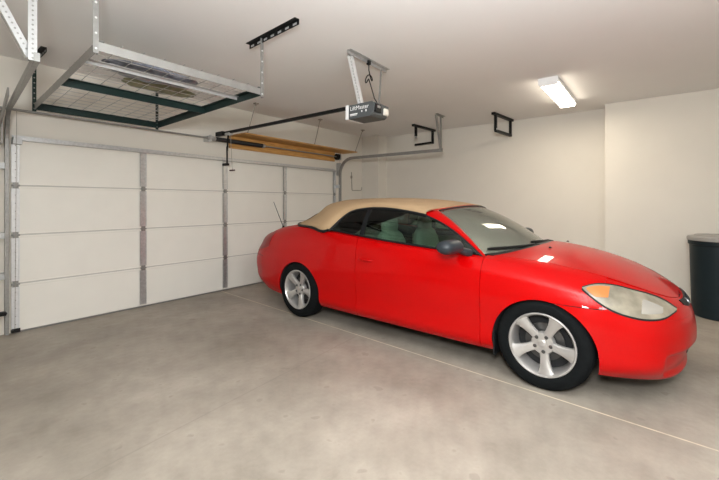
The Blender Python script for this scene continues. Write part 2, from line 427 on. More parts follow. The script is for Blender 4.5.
# the housing: bottom, sides and sloping end with a lamp lens
hx0, hx1 = XO-.135, XO+.135
hy0, hy1 = 2.235, 2.60
hz0, hz1 = 2.265, 2.415
mb = MB()
prof = [(hy1, hz0), (hy1, hz1), (hy0+.03, hz1), (hy0, hz1-.02), (hy0+.02, hz0+.02), (hy0+.05, hz0)]
n = len(prof)
mb.add([(hx0, y, z) for y, z in prof]+[(hx1, y, z) for y, z in prof], [tuple(range(n))[::-1], tuple(range(n, 2*n))]+[(i, (i+1)%n, n+(i+1)%n, n+i) for i in range(n)])
hs = build('housing', off(mb, L), M['opener'], op, bevel=.006)
build('end_cap', off(MB().box((hx0-.004, hy1-.03, hz0-.002), (hx1+.004, hy1+.012, hz1+.004)), L), M['white'], hs, bevel=.004)
build('lamp_lens', off(MB().box((XO+.045, hy0-.012, hz0+.03), (hx1-.015, hy0+.02, hz1-.045)), L), simple('frosted_lens', (.78, .74, .66), .3), op, bevel=.012)
build('control_panel', off(MB().box((hx0+.02, hy0-.005, hz0+.04), (XO-.01, hy0+.02, hz1-.025)), L), M['trim'], op, bevel=.004)
build('button', off(MB().box((hx0+.05, hy0-.012, hz0+.085), (hx0+.10, hy0, hz0+.11)), L), M['lid'], op, bevel=.002)
def text_mesh(s, size, ext=.0006):
    cu = bpy.data.curves.new('t', 'FONT'); cu.body = s; cu.size = size; cu.extrude = ext; cu.align_x = 'LEFT'; cu.align_y = 'CENTER'
    o = bpy.data.objects.new('t', cu); C.objects.link(o)
    dg = bpy.context.evaluated_depsgraph_get(); dg.update()
    me = bpy.data.meshes.new_from_object(o.evaluated_get(dg)); bpy.data.objects.remove(o); return me
def lettering(s, size, parent, loc, sx=1.0):
    me = text_mesh(s, size); o = bpy.data.objects.new('lettering', me); C.objects.link(o); me.materials.append(M['white'])
    # on the -X face: text x axis runs towards -Y, text up is +Z
    R = Matrix(((0,0,-1,0),(-1,0,0,0),(0,1,0,0),(0,0,0,1)))
    me.transform(Matrix.Diagonal((sx,1,1,1))); me.transform(R); me.transform(Matrix.Translation(loc))
    o.parent = parent; return o
lettering('LiftMaster', .062, hs, (hx0-.001-L[0], hy1-.05-L[1], hz1-.045-L[2]), .98)
for y0, y1, z0, z1 in ((.15, .05, .040, .052), (.14, .05, .030, .036), (.215, .20, .055, .072), (.27, .255, .052, .075)):
    build('print_mark', off(MB().box((hx0-.001, hy1-y0, hz0+z0), (hx0+.002, hy1-y1, hz0+z1)), L), M['white'], hs)
build('rail', off(MB().bar((XO, 2.58, 2.43), (XO, 5.19, 2.43), .036, .038).box((XO-.05, 2.45, 2.41), (XO+.05, 2.62, 2.425)), L), M['black'], op, bevel=.003)
build('header_bracket', off(MB().box((XO-.03, 5.14, 2.40), (XO+.03, YD+.028, 2.46)), L), M['black'], op)
build('trolley', off(MB().box((XO-.035, 4.96, 2.385), (XO+.035, 5.07, 2.42)), L), M['galv'], op, bevel=.004)
build('door_arm', off(MB().bar((XO, 5.03, 2.40), (XO+.02, 5.09, 2.16), .03, .012, up=(1,0,0)).bar((XO+.01, 5.08, 2.22), (XO+.09, 5.2, 1.96), .03, .012, up=(1,0,0)).box((XO+.06, 5.17, 1.95), (XO+.11, YD-.015, 1.985)), L), M['black'], op)
pc = build('pull_cord', off(MB().tube([(XO, 4.97, 2.39), (XO+.03, 4.97, 1.87)], .0035, 6), L), M['wire'], op)
build('pull_handle', off(MB().tube([(XO-.01, 4.975, 1.855), (XO+.07, 4.965, 1.865)], .011, 8), L), simple('dark_red', (.05, .02, .02), .5), pc)
# ceiling angle, straps and power cord
mb = MB(); mb.lbar((2.877, 2.406, 2.9), (3.596, 2.423, 2.9), .05, .035, .005)
build('ceiling_angle', off(mb, L), M['galv'], op)
p, q = (hx0+.06, 2.44, 2.405), (2.965, 2.43, 2.88)
mb = MB(); perf(mb, p, q, .045).join(perf_holes(p, q, .0065, .03, (-.022, -.001, 0)), 1); build('strap', off(mb, L), [M['galvw'], M['track']], op)
p, q = (hx1-.02, 2.36, 2.405), (3.50, 2.43, 2.89)
mb = MB(); perf(mb, p, q, .016); build('strap', off(mb, L), M['track'], op)
pts = [(3.235, 2.40, 2.89)]
for k in range(25):
    a = k/24*4*PI; pts.append((3.235+.055*math.sin(a/2), 2.40+.012*math.sin(a), 2.80-.075*(1-math.cos(a))*.5-.004*k-.01))
pts += [(3.29, 2.40, 2.60), (3.31, 2.38, 2.50), (3.36, 2.36, 2.44), (3.37, 2.35, 2.41)]
cd = build('power_cord', off(MB().tube(pts, .006, 6), L), M['black'], op, smooth=60)
build('plug', off(MB().box((3.215, 2.385, 2.85), (3.255, 2.42, 2.895)), L), M['black'], cd, bevel=.004)

# ------------------------------------------------------------------ overhead rack
RZ = 2.41
rk = thing('overhead_rack', 'steel ceiling rack with a wire mesh deck over the door', 'storage rack', (1.55, 4.1, RZ)); L = (1.55, 4.1, RZ)
A = (.885, 2.87); B = (2.195, 2.86); Dd = (2.30, 5.22); E_ = (1.03, 5.22)    # near left, near right, far right, far left
def P(a, z): return (a[0], a[1], z)
def lerp2(a, b, t): return (a[0]+(b[0]-a[0])*t, a[1]+(b[1]-a[1])*t)
build('front_beam', off(MB().lbar(P(A, RZ+.02), P(B, RZ+.02), .045, .060, .004, flip=-1), L), M['rackgrey'], rk)
build('back_beam', off(MB().lbar(P(E_, RZ+.03), P(Dd, RZ+.03), .045, .07, .004), L), M['dgreen'], rk)
build('side_beam', off(MB().lbar(P(A, RZ+.03), P(E_, RZ+.03), .04, .07, .004), L), M['track'], rk)
build('side_beam', off(MB().lbar(P(B, RZ+.03), P(Dd, RZ+.03), .04, .07, .004, flip=-1), L), M['dgreen'], rk)
for t, m, hh in ((.18, 'galvb', .03), (.46, 'dgreen', .065)):
    build('cross_bar', off(MB().lbar(P(lerp2(A, E_, t), RZ+.02), P(lerp2(B, Dd, t), RZ+.02), .04, hh, .004), L), M[m], rk)
mb = MB()
for k in range(1, 9):
    t = k/9; mb.tube([P(lerp2(A, B, t), RZ+.034), P(lerp2(E_, Dd, t), RZ+.034)], .003, 5)
for k in range(1, 15):
    t = k/15; mb.tube([P(lerp2(A, E_, t), RZ+.038), P(lerp2(B, Dd, t), RZ+.038)], .003, 5)
build('wire_deck', off(mb, L), M['galv'], rk)
def post(a, zlow, mat, wdt=.04, flip=1):
    mb = MB(); t = .004; z1 = 2.9
    mb.prof((a[0], a[1], zlow), (a[0], a[1], z1), [(0,0),(wdt*flip,0),(wdt*flip,t),(t*flip,t),(t*flip,wdt),(0,wdt)])
    hb = MB()
    for k in range(5 if mat is not M['dgreen'] else 9):
        z = zlow+.03+k*(.10 if mat is not M['dgreen'] else .055)
        hb.lathe([(.0075, -.002), (.0075, .002)], (a[0]-wdt*.5, a[1]-.001, z), 'y', 8)
    build('post', off(mb.join(hb, 1), L), [mat, M['galvw'] if mat is not M['dgreen'] else M['lid']], rk)
post((.890, 2.865), RZ-.06, M['track'], .032); post((2.205, 2.855), RZ-.06, M['track'], .032); post((1.045, 5.215), RZ-.06, M['dgreen'], .035); post((2.30, 5.2), RZ-.06, M['dgreen'], .035)
def cbracket(a, b):
    mb = MB(); mb.lbar((*a, 2.9), (*b, 2.9), .045, .045, .004); hb = MB(); a = Vector((*a, 0)); b = Vector((*b, 0)); n = 7
    for k in range(n):
        c = a.lerp(b, (k+.5)/n); d = (b-a).normalized()
        hb.bar((c.x-d.x*.025-.003, c.y-d.y*.025, 2.873), (c.x+d.x*.025-.003, c.y+d.y*.025, 2.873), .004, .018)
    build('ceiling_bracket', off(mb.join(hb, 1), L), [M['black'], M['galvb']], rk)
cbracket((2.21, 3.07), (2.155, 2.32)); cbracket((1.03, 5.27), (1.02, 4.70)); cbracket((.90, 3.07), (.86, 2.32)); cbracket((2.31, 5.25), (2.29, 4.78))
# folded bundle lying on the deck
def blob(cx, cy, z0, rx, ry, h, rot, seed, nx=26, ny=18):
    rnd = np.random.RandomState(seed); G = []
    ph = rnd.rand(6)*6.28
    for i in range(nx+1):
        row = []
        for j in range(ny):
            th = PI*i/nx; a = 2*PI*j/ny
            x = -math.cos(th); r = max(0., math.sin(th))**.55
            y = math.cos(a)*r; z = math.sin(a)*r
            k = 1+.10*math.sin(5*x+ph[0]+2*a)+.07*math.sin(9*x+ph[1]-3*a)
            X = rx*x*(1+.06*math.sin(4*a+ph[2])); Y = ry*y*k; Z = h*.5*(1+z*k)
            Z = max(Z, .0)
            row.append((cx+X*math.cos(rot)-Y*math.sin(rot), cy+X*math.sin(rot)+Y*math.cos(rot), z0+Z))
        row.append(row[0]); G.append(row)
    return MB().grid(G)
bd = thing('folded_bundle', 'crumpled grey and olive bundle lying on the mesh of the overhead rack', 'bundle', (1.45, 3.45, RZ+.041)); L = (1.45, 3.45, RZ+.041)
b_ = build('plastic_wrap', off(blob(1.48, 3.47, RZ+.041, .37, .19, .09, .05, 3), L), M['bundle1'], bd, smooth=60)
build('olive_cloth', off(blob(1.70, 3.78, RZ+.041, .32, .13, .075, .0, 5), L), M['bundle2'], bd, smooth=60)

# ------------------------------------------------------------------ black ceiling hooks
def hook(x0, y0, x1, y1, label, open_side):
    L = ((x0+x1)/2, (y0+y1)/2, 2.9)
    t = thing('storage_hook', label, 'ceiling hook', L, 0, 'black storage hooks on the ceiling')
    d = Vector((x1-x0, y1-y0, 0)).normalized()
    a = Vector((x0, y0, 0)); b = Vector((x1, y1, 0)); ia = a+d*.10; ib = b-d*.08
    build('mount_plate', off(MB().bar((a.x, a.y, 2.88), (b.x, b.y, 2.88), .06, .04), L), M['black'], t, bevel=.003)
    zb = 2.625 if open_side else 2.60
    build('upright', off(MB().bar((ia.x, ia.y, 2.88), (ia.x, ia.y, zb+.05 if open_side else zb), .042, .042), L), M['black'], t)
    build('upright', off(MB().bar((ib.x, ib.y, 2.88), (ib.x, ib.y, zb-.018), .042, .042), L), M['black'], t)
    if open_side:    # arm swung open, at right angles to the plate
        build('lower_arm', off(MB().bar((ib.x, ib.y-.018, zb), (ib.x+.01, ib.y+.42, zb-.01), .045, .042), L), M['black'], t)
    else:
        build('lower_arm', off(MB().bar((ia.x, ia.y, zb), (ib.x+d.x*.018, ib.y+d.y*.018, zb), .045, .042), L), M['black'], t)
    zc_ = zb+.03 if open_side else zb+.025
    build('end_cap', off(MB().box((ia.x-.02, ia.y-.022, zc_-.02), (ia.x+.02, ia.y+.018, zc_+.02)), L), M['lid'] if open_side else M['white'], t, bevel=.006)
hook(6.376, 3.667, 7.16, 3.60, 'black ceiling storage hook beside the door track hanger', True)
hook(6.364, 2.123, 7.16, 2.04, 'black ceiling storage hook between the track hanger and the lit lamp', False)

# ------------------------------------------------------------------ ceiling lights
def fixture(x0, x1, yc, label, group=None, k=1.0, col=(1., .88, .70)):
    L = ((x0+x1)/2, yc, 2.9); t = thing('ceiling_light', label, 'ceiling light', L, 0, group)
    build('housing', off(MB().box((x0+.02, yc-.108, 2.848), (x1-.02, yc+.108, 2.9)), L), M['white'], t, bevel=.004)
    mb = MB(); prof = [(-.104, 2.85), (-.104, 2.832), (-.086, 2.806), (.086, 2.806), (.104, 2.832), (.104, 2.85)]
    n = len(prof)
    mb.add([(x0+.02, yc+y, z) for y, z in prof]+[(x1-.02, yc+y, z) for y, z in prof], [(i, i+1, n+i+1, n+i) for i in range(n-1)]+[(0, n, 2*n-1, n-1)])
    build('diffuser', off(mb, L), M['diff'], t, smooth=50)
    for x in (x0, x1-.02):
        e = MB(); pp = [(-.112, 2.9), (-.112, 2.83), (-.09, 2.802), (.09, 2.802), (.112, 2.83), (.112, 2.9)]; m = len(pp)
        e.add([(x, yc+y, z) for y, z in pp]+[(x+.02, yc+y, z) for y, z in pp], [tuple(range(m))[::-1], tuple(range(m, 2*m))]+[(i, (i+1)%m, m+(i+1)%m, m+i) for i in range(m)])
        build('end_cap', off(e, L), M['white'], t)
    return t
fixture(5.02, 6.36, 1.01, 'lit fluorescent ceiling light above the car hood')

# ------------------------------------------------------------------ trash can
tc_ = thing('trash_can', 'tall dark plastic trash can with a grey lid against the wall', 'trash can', (6.24, -.655, 0)); L = (6.24, -.655, 0)
mb = MB(); mb.lathe([(.0, .02), (.255, .02), (.265, 0), (.275, .01), (.283, .1), (.302, .86), (.315, .87), (.318, .925), (.308, .93), (.295, .92), (.27, .1), (0, .06)], L, 'z', 40)
build('can_body', off(mb, L), M['bin'], tc_, smooth=35)
mb = MB(); mb.lathe([(0, .915), (.322, .915), (.326, .92), (.326, .955), (.318, .965), (.27, .968), (.25, .985), (0, .995)], L, 'z', 40)
ld = build('lid', off(mb, L), M['lid'], tc_, smooth=35)
mb = MB(); mb.tube([(6.09, -.60, .97), (6.09, -.63, 1.03), (6.09, -.70, 1.06), (6.09, -.78, 1.03), (6.09, -.80, .97)], .011, 8)
build('lid_handle', off(mb, L), M['track'], ld, smooth=50)

# ------------------------------------------------------------------ wire hook on the wall return
wh = build('wall_hook', off(MB().tube([(6.52, YD+.02, 2.06), (6.52, YD+.015, 1.86), (6.52, YD+.005, 1.665), (6.53, YD-.0, 1.655), (6.74, YD-.06, 1.655), (6.77, YD-.07, 1.67), (6.78, YD-.07, 1.73)], .007, 8).box((6.50, YD+.012, 1.92), (6.54, YD+.03, 1.98)), (6.52, YD, 1.7)), M['wire'])
wh.location = (6.52, YD, 1.7); tag(wh, 'thin bent wire hook on the wall under the curved door track', 'wall hook')

# ------------------------------------------------------------------ the car
# local frame: x forward from the front axle, y to the car's left, z up; t below is |y|
fwd = Vector((-.042, -.99912, 0))
CAR_O = (3.859, .593, 0)
car = thing('convertible_car', 'red two-door convertible car with a tan fabric top parked in the garage', 'car', CAR_O, math.atan2(fwd.y, fwd.x))
# characteristic lines of the body, rear centre -> right side -> front centre: (x, t, z)
LV = [
 [(-3.80,0,.26),(-3.78,.40,.26),(-3.66,.66,.25),(-3.45,.78,.24),(-3.2,.82,.22),(-2.72,.84,.205),(-2.2,.84,.195),(-1.5,.845,.195),(-.9,.845,.195),(-.45,.84,.195),(0,.83,.205),(.35,.815,.20),(.60,.63,.178),(.715,.46,.170),(.775,.24,.168),(.79,0,.168)],
 [(-3.86,0,.34),(-3.84,.42,.34),(-3.74,.69,.33),(-3.5,.82,.32),(-3.2,.865,.29),(-2.72,.885,.26),(-2.2,.88,.245),(-1.5,.882,.24),(-.9,.882,.24),(-.45,.882,.24),(0,.88,.25),(.35,.865,.25),(.62,.725,.25),(.755,.5,.25),(.815,.25,.25),(.832,0,.25)],
 [(-3.90,0,.48),(-3.88,.43,.48),(-3.79,.71,.47),(-3.53,.845,.46),(-3.2,.89,.44),(-2.72,.90,.42),(-2.2,.888,.41),(-1.5,.885,.41),(-.9,.885,.41),(-.45,.89,.41),(0,.90,.42),(.35,.885,.42),(.63,.752,.42),(.77,.52,.42),(.837,.26,.42),(.853,0,.42)],
 [(-3.90,0,.64),(-3.88,.43,.64),(-3.79,.715,.64),(-3.53,.85,.63),(-3.2,.895,.62),(-2.72,.908,.61),(-2.2,.905,.60),(-1.5,.905,.60),(-.9,.905,.60),(-.45,.905,.60),(0,.908,.60),(.35,.885,.58),(.615,.752,.56),(.755,.52,.545),(.822,.26,.535),(.838,0,.53)],
 [(-3.83,0,.80),(-3.81,.43,.80),(-3.71,.69,.80),(-3.48,.82,.80),(-3.2,.865,.80),(-2.72,.885,.80),(-2.2,.895,.79),(-1.5,.90,.77),(-.9,.90,.765),(-.45,.895,.755),(0,.885,.73),(.35,.85,.69),(.59,.72,.645),(.735,.50,.615),(.80,.25,.605),(.815,0,.60)],
 [(-3.79,0,.92),(-3.77,.42,.92),(-3.63,.65,.925),(-3.42,.76,.945),(-3.2,.805,.96),(-2.72,.845,.975),(-2.2,.872,.955),(-1.5,.882,.905),(-.9,.877,.875),(-.45,.862,.855),(0,.83,.825),(.35,.785,.765),(.565,.66,.705),(.71,.46,.665),(.775,.23,.65),(.79,0,.645)],
 [(-3.75,0,.965),(-3.72,.40,.97),(-3.55,.58,.985),(-3.38,.66,1.02),(-3.2,.705,1.055),(-2.72,.79,1.085),(-2.2,.835,1.048),(-1.5,.85,.985),(-.9,.845,.948),(-.45,.81,.922),(0,.745,.887),(.35,.68,.825),(.53,.58,.765),(.68,.40,.70),(.745,.20,.672),(.76,0,.665)],
]
LV = np.array(LV, float)
NK = LV.shape[1]
_d = np.linalg.norm(np.diff(LV, axis=1), axis=2).mean(0); KU = np.concatenate([[0], np.cumsum(_d)])
def hermite(P, K, i, t, m0, m1):
    h = K[i+1]-K[i]
    return P[i]*(2*t**3-3*t*t+1)+m0*h*(t**3-2*t*t+t)+P[i+1]*(3*t*t-2*t**3)+m1*h*(t**3-t*t)
def tang(P, K, i, mirror=True):
    n = len(P)
    if 0 < i < n-1:
        h0, h1 = K[i]-K[i-1], K[i+1]-K[i]
        return ((P[i]-P[i-1])/h0*h1+(P[i+1]-P[i])/h1*h0)/(h0+h1)
    if mirror:
        q = P[1] if i == 0 else P[n-2]; h = K[1]-K[0] if i == 0 else K[-1]-K[-2]
        m = np.zeros(3); m[1] = (q[1]-P[i][1])/h*(1 if i == 0 else -1); return m
    return (P[1]-P[0])/(K[1]-K[0]) if i == 0 else (P[-1]-P[-2])/(K[-1]-K[-2])
def level(l, u):
    i = min(int(u), NK-2); t = u-i; P = LV[l]
    return hermite(P, KU, i, t, tang(P, KU, i), tang(P, KU, i+1))
KV = np.array([0, .07, .24, .42, .60, .73, .80])
ZCX = np.array([-3.75, -3.5, -3.2, -2.7, -2.2, -1.5, -.9, -.45, -.2, 0, .33, .54, .68, .76])
ZCZ = np.array([.965, 1.03, 1.09, 1.12, 1.09, 1.03, .99, .985, 1.005, .985, .897, .80, .72, .665])
def zc(x):
    i = int(np.clip(np.searchsorted(ZCX, x)-1, 0, len(ZCX)-2)); P = np.stack([ZCX, ZCZ, ZCZ*0], 1)
    t = np.clip((x-ZCX[i])/(ZCX[i+1]-ZCX[i]), 0, 1)
    def m(k):
        k = min(max(k, 0), len(ZCX)-1)
        if k == 0: return (ZCZ[1]-ZCZ[0])/(ZCX[1]-ZCX[0])
        if k == len(ZCX)-1: return (ZCZ[-1]-ZCZ[-2])/(ZCX[-1]-ZCX[-2])
        h0, h1 = ZCX[k]-ZCX[k-1], ZCX[k+1]-ZCX[k]
        return ((ZCZ[k]-ZCZ[k-1])/h0*h1+(ZCZ[k+1]-ZCZ[k])/h1*h0)/(h0+h1)
    h = ZCX[i+1]-ZCX[i]
    return ZCZ[i]*(2*t**3-3*t*t+1)+m(i)*h*(t**3-2*t*t+t)+ZCZ[i+1]*(3*t*t-2*t**3)+m(i+1)*h*(t**3-t*t)
_cache = {}
def S(u, v):
    """point of the body surface (x, t, z): u round the plan, v up the side, 6..7 over the top"""
    key = round(u, 5)
    if key not in _cache:
        _cache[key] = np.array([level(l, u) for l in range(7)])
    P = _cache[key]
    if v <= 6:
        i = min(int(v), 5); t = v-i
        p = hermite(P, KV, i, t, tang(P, KV, i, False), tang(P, KV, i+1, False))
        if u > 12.2 and v < 1.8:      # lower intake set back under a ledge
            f = lambda q: max(0., min(1., q))**2*(3-2*max(0., min(1., q)))
            p = p-np.array([.038*f((u-12.3)/.3)*f((v-.15)/.7)*f((1.72-v)/.2), 0, 0])
        return p
    lam = 7-v; r = P[6]
    return np.array([r[0], r[1]*lam, r[2]+(zc(r[0])-r[2])*(1-lam*lam)])
def ux(x, l=3):
    lo, hi = 0., float(NK-1)
    for _ in range(50):
        m = (lo+hi)/2
        if level(l, m)[0] < x: lo = m
        else: hi = m
    return (lo+hi)/2
def vz(u, z):
    lo, hi = 0., 6.
    for _ in range(40):
        m = (lo+hi)/2
        if S(u, m)[2] < z: lo = m
        else: hi = m
    return (lo+hi)/2
def patch(us, vfun, nv):
    """grid of points for columns us; vfun(k, u) -> (v0, v1)"""
    G = []
    for k, u in enumerate(us):
        v0, v1 = vfun(k, u); G.append([S(u, v0+(v1-v0)*j/nv) for j in range(nv+1)])
    return np.array(G)
def side_pts(G, side):
    """(x, t, z) -> local xyz; side = +1 right (near the camera), -1 left"""
    G = np.array(G, float); H_ = G.copy(); H_[..., 1] = -side*G[..., 1]; return H_
def normals(G):
    a = np.gradient(G, axis=0); b = np.gradient(G, axis=1); n = np.cross(a, b)
    l = np.linalg.norm(n, axis=2, keepdims=True); n = n/np.maximum(l, 1e-9)
    c = np.array([-1.5, 0, .45])
    s = np.sign(((G-c)*n).sum(2, keepdims=True)); s[s == 0] = 1
    if (s.sum() > 0): return n
    return -n
def usr(u0, u1, step=.11):
    n = max(2, int(abs(u1-u0)/step)); return [u0+(u1-u0)*k/n for k in range(n+1)]

# wheel cutters
AX = ((-.015, .302), (-2.712, .305))
cutters = []
for x, z in AX:
    for sd in (1, -1):
        mb = MB(); mb.lathe([(0, 0), (.362, 0), (.362, .56), (0, .56)], (x, -sd*.84-.28, z), 'y', 56)
        o = build('cutter', mb, M['core'], car); cutters.append(o)
def cut_front(o): boolean(o, cutters[:2])
def cut_rear(o): boolean(o, cutters[2:])

GAP = .0035
def skin(name, us, vfun, nv, mat, sides=(1,), out=0., inn=-.012, cut=None, parent=None, bevel=0, label=None, both=False, smooth=35):
    """body panel(s): a thin closed shell on the body surface"""
    G0 = patch(us, vfun, nv)
    if both:   # a panel that runs across the centre line
        mb = MB()
        R_ = side_pts(G0, 1); Lf = side_pts(G0, -1)
        cols = np.concatenate([Lf[::1], R_[::-1][1:]], 0) if np.abs(G0[-1, :, 1]).max() < 1e-4 else np.concatenate([R_[::-1], Lf[1:]], 0)
        mb.shell(cols, normals(cols), out, inn)
        res = [build(name, mb, mat, parent or car)]
    else:
        res = []
        for sd in sides:
            G = side_pts(G0, sd); mb = MB(); mb.shell(G, normals(G), out, inn)
            res.append(build(name, mb, mat, parent or car))
    for o in res:
        if cut == 'front': boolean(o, cutters[:2], smooth)
        elif cut == 'rear': boolean(o, cutters[2:], smooth)
        elif cut == 'all': boolean(o, cutters, smooth)
        else: shade(o, smooth)
        if label: o['label'] = label
    return res

# inner body: closed dark shell under the panels, with wheel wells and cabin hollowed out
us = usr(0, NK-1, .14)
rows = [S_ for S_ in ([.0]+[k/5 for k in range(1, 31)]+[6+k/8 for k in range(1, 9)])]
G = np.array([[S(u, v) for v in rows] for u in us])
cen = G.copy(); Nn = normals(side_pts(G, 1)); Nn[..., 1] *= -1
G2 = G-Nn*.012; G2[..., 1] = np.maximum(G2[..., 1], 0); G2[0, :, 1] = 0; G2[-1, :, 1] = 0; G2[:, -1, 1] = 0
mb = MB(); mb.grid(side_pts(G2, 1)); mb.grid(side_pts(G2, -1))
for sd in (1, -1):
    mb.grid(np.array([[(-sd*0+p[0], -sd*p[1]*k, p[2]) for k in (1, .5, 0)] for p in G2[:, 0]]))
core = build('inner_body', mb, M['core'], car)
cab = MB(); zf, zt = .30, 1.4
pl = [(-.50, .70), (-.9, .765), (-2.2, .765), (-2.55, .70)]
pts = [(x, -t) for x, t in pl]+[(x, t) for x, t in pl[::-1]]
n = len(pts)
cab.add([(x, y, zf) for x, y in pts]+[(x, y, zt) for x, y in pts], [tuple(range(n))[::-1], tuple(range(n, 2*n))]+[(i, (i+1)%n, n+(i+1)%n, n+i) for i in range(n)])
cabo = build('cutter', cab, M['core'], car)
boolean(core, cutters+[cabo], 35)
bpy.data.objects.remove(cabo)

uA, uB = ux(-.47, 5), ux(-1.80, 5)                # door seams
uF = ux(.36, 3); uR = ux(-3.46, 3)                # bumper seams
VD = .62
uSW = ux(.02, 3)
def vSeam(u): return vz(u, .652) if u < uF else 3.5+(vz(uF, .652)-3.5)*max(0, 1-(u-uF)/1.0)
# doors, fenders, quarter panels, rocker panels
doors = skin('door', usr(uB+.006, uA-.007), lambda k, u: (VD+.03, 6.06), 26, M['red'], (1, -1))
cutF = skin('front_fender', usr(uA+.002, uF-.008, .06), lambda k, u: (.0, 6.09), 30, M['red'], (1, -1))
seam = MB()
seam.add([(x, y, z) for y in (-1.2, 1.2) for x, z in ((.0, .0), (.6, .0), (.6, .66), (.0, .655))], [(0,1,2,3),(7,6,5,4),(0,4,5,1),(1,5,6,2),(2,6,7,3),(3,7,4,0)])
seamo = build('cutter', seam, M['core'], car)
for o in cutF: boolean(o, cutters[:2]+[seamo], 35)
bpy.data.objects.remove(seamo)
skin('quarter_panel', usr(uR+.006, uB-.002), lambda k, u: (0.0, 6.10 if u > 5 else 6.02+.08*max(0, min(1, (u-3)/2))), 30, M['red'], (1, -1), cut='rear')
skin('rocker_panel', usr(uB-.0+.004, uA-.004), lambda k, u: (0.0, VD), 6, M['red'], (1, -1))
bf = skin('front_bumper', usr(uSW, NK-1, .08), lambda k, u: (0.0, vSeam(u)), 36, M['red'], both=True)
skin('nose_panel', usr(uF, NK-1, .08), lambda k, u: (vSeam(u)+.01, 6.06), 16, M['red'], both=True)
boolean(bf[0], cutters[:2], 35)
br = skin('rear_bumper', usr(0, uR, .08), lambda k, u: (0.0, 3.25), 22, M['red'], both=True)
rp = skin('rear_panel', usr(0, uR, .08), lambda k, u: (3.29, 6.02), 20, M['red'], both=True)
boolean(br[0], cutters[2:], 35)

# hood and trunk lid
def top_panel(name, x0f, x1, e, mat, crown=.0, back_bow=.2, nx=34, ny=13, lift=.002):
    """panel over the top: rows from x0 (bowed) to x1, t from -edge to +edge"""
    G = []
    xs = np.linspace(0, 1, nx+1)
    rail = np.array([level(6, u) for u in np.linspace(0, NK-1, 600)])
    for a in xs:
        row = []
        for j in range(-ny, ny+1):
            b = j/ny
            x0 = x0f(b)
            x = x0+(x1-x0)*a
            # rail half width at x
            tr_ = np.interp(x, rail[:, 0], rail[:, 1]); zr = np.interp(x, rail[:, 0], rail[:, 2])
            t = tr_*e*b; lam = abs(e*b)
            row.append((x, -t, zr+(zc(x)-zr)*(1-lam*lam)))
        G.append(row)
    G = np.array(G); N = normals(G)
    if N[nx//2, ny, 2] < 0: N = -N
    mb = MB(); mb.shell(G, N, lift, lift-.012)
    return build(name, mb, mat, car, smooth=35)
hood = top_panel('hood', lambda b: -.17-.25*abs(b)**2.2, .748, .905, M['red'])
trunk = top_panel('trunk_lid', lambda b: -3.17+.10*b*b, -3.735, .93, M['red'], nx=18)
# cowl at the foot of the windshield
cw = top_panel('cowl_panel', lambda b: -.33-.18*b*b, -.16, .88, M['trim'], nx=10, lift=-.001)

# ---- soft top, built row by row from the window arch over to the other side
E_R = [(-1.115,.655,1.262),(-1.30,.645,1.292),(-1.60,.635,1.322),(-1.90,.635,1.314),(-2.08,.655,1.275),(-2.18,.70,1.200),(-2.225,.768,1.125),(-2.255,.824,1.072),(-2.56,.80,1.088),(-2.87,.72,1.098),(-3.08,.55,1.100)]
C_R = [(-.95,0,1.352),(-1.25,0,1.398),(-1.60,0,1.424),(-1.98,0,1.432),(-2.32,0,1.426),(-2.58,0,1.408),(-2.79,0,1.355),(-2.92,0,1.262),(-3.03,0,1.185),(-3.12,0,1.136),(-3.20,0,1.102)]
E_R = np.array(E_R); C_R = np.array(C_R)
def rowspline(P, n):
    K = np.concatenate([[0], np.cumsum(np.linalg.norm(np.diff(P, axis=0), axis=1))]); out = []
    for i in range(len(P)-1):
        for k in range(n):
            out.append(hermite(P, K, i, k/n, tang(P, K, i, False), tang(P, K, i+1, False)))
    out.append(P[-1]); return np.array(out)
ER = rowspline(E_R, 4); CR = rowspline(C_R, 4)
nj = 12; G = []
for e, c in zip(ER, CR):
    half = []
    for j in range(nj+1):
        ph = PI/2*j/nj
        st, ct = math.sin(ph), math.cos(ph)
        kx = st**1.6
        wv = 1-(1-ct**2.2)     # centre -> edge blend
        half.append((c[0]+(e[0]-c[0])*st**2.8, e[1]*st**.92 if st > 0 else 0, e[2]+(c[2]-e[2])*ct**.62 if ct > 1e-6 else e[2]))
    G.append([(p[0], p[1], p[2]) for p in half[::-1]]+[(p[0], -p[1], p[2]) for p in half[1:]])
G = np.array(G); N = normals(G)
if N[10, nj, 2] < 0: N = -N
G_TOP, N_TOP = G, N
top = build('soft_top', MB().shell(G, N, .0, -.014), M['tan'], car, smooth=50)
def frompoints(P, sd): return [(p[0], -sd*p[1], p[2]) for p in P]
# dark seal under the window arch and the boot moulding round the base of the top
for sd in (1, -1):
    build('window_seal', MB().tube(frompoints([(p[0]+.004, p[1]+.006, p[2]-.012) for p in ER[0:29]], sd), .015, 8), M['trim'], car, smooth=60)
base = [p for p in ER[28:]]
rear = [(-3.08-.145*(1-(b/.55)**2), b, 1.10) for b in np.linspace(.53, 0, 8)]
full = [(p[0], -(p[1]+.012), p[2]-.006) for p in base]+[(p[0], -p[1], p[2]) for p in rear]
full = full+[(x, -y, z) for x, y, z in full[::-1][1:]]
build('top_moulding', MB().tube(full, .016, 8), M['trim'], top, smooth=60)
# rear window of the soft top
ri = range(26, 36)
GW = np.array([[G[i][j] for j in range(nj-5, nj+6)] for i in range(29, 39)]); NW = np.array([[N[i][j] for j in range(nj-5, nj+6)] for i in range(29, 39)])
build('rear_window', MB().shell(GW, NW, .006, .001), M['trim'], top, smooth=50)

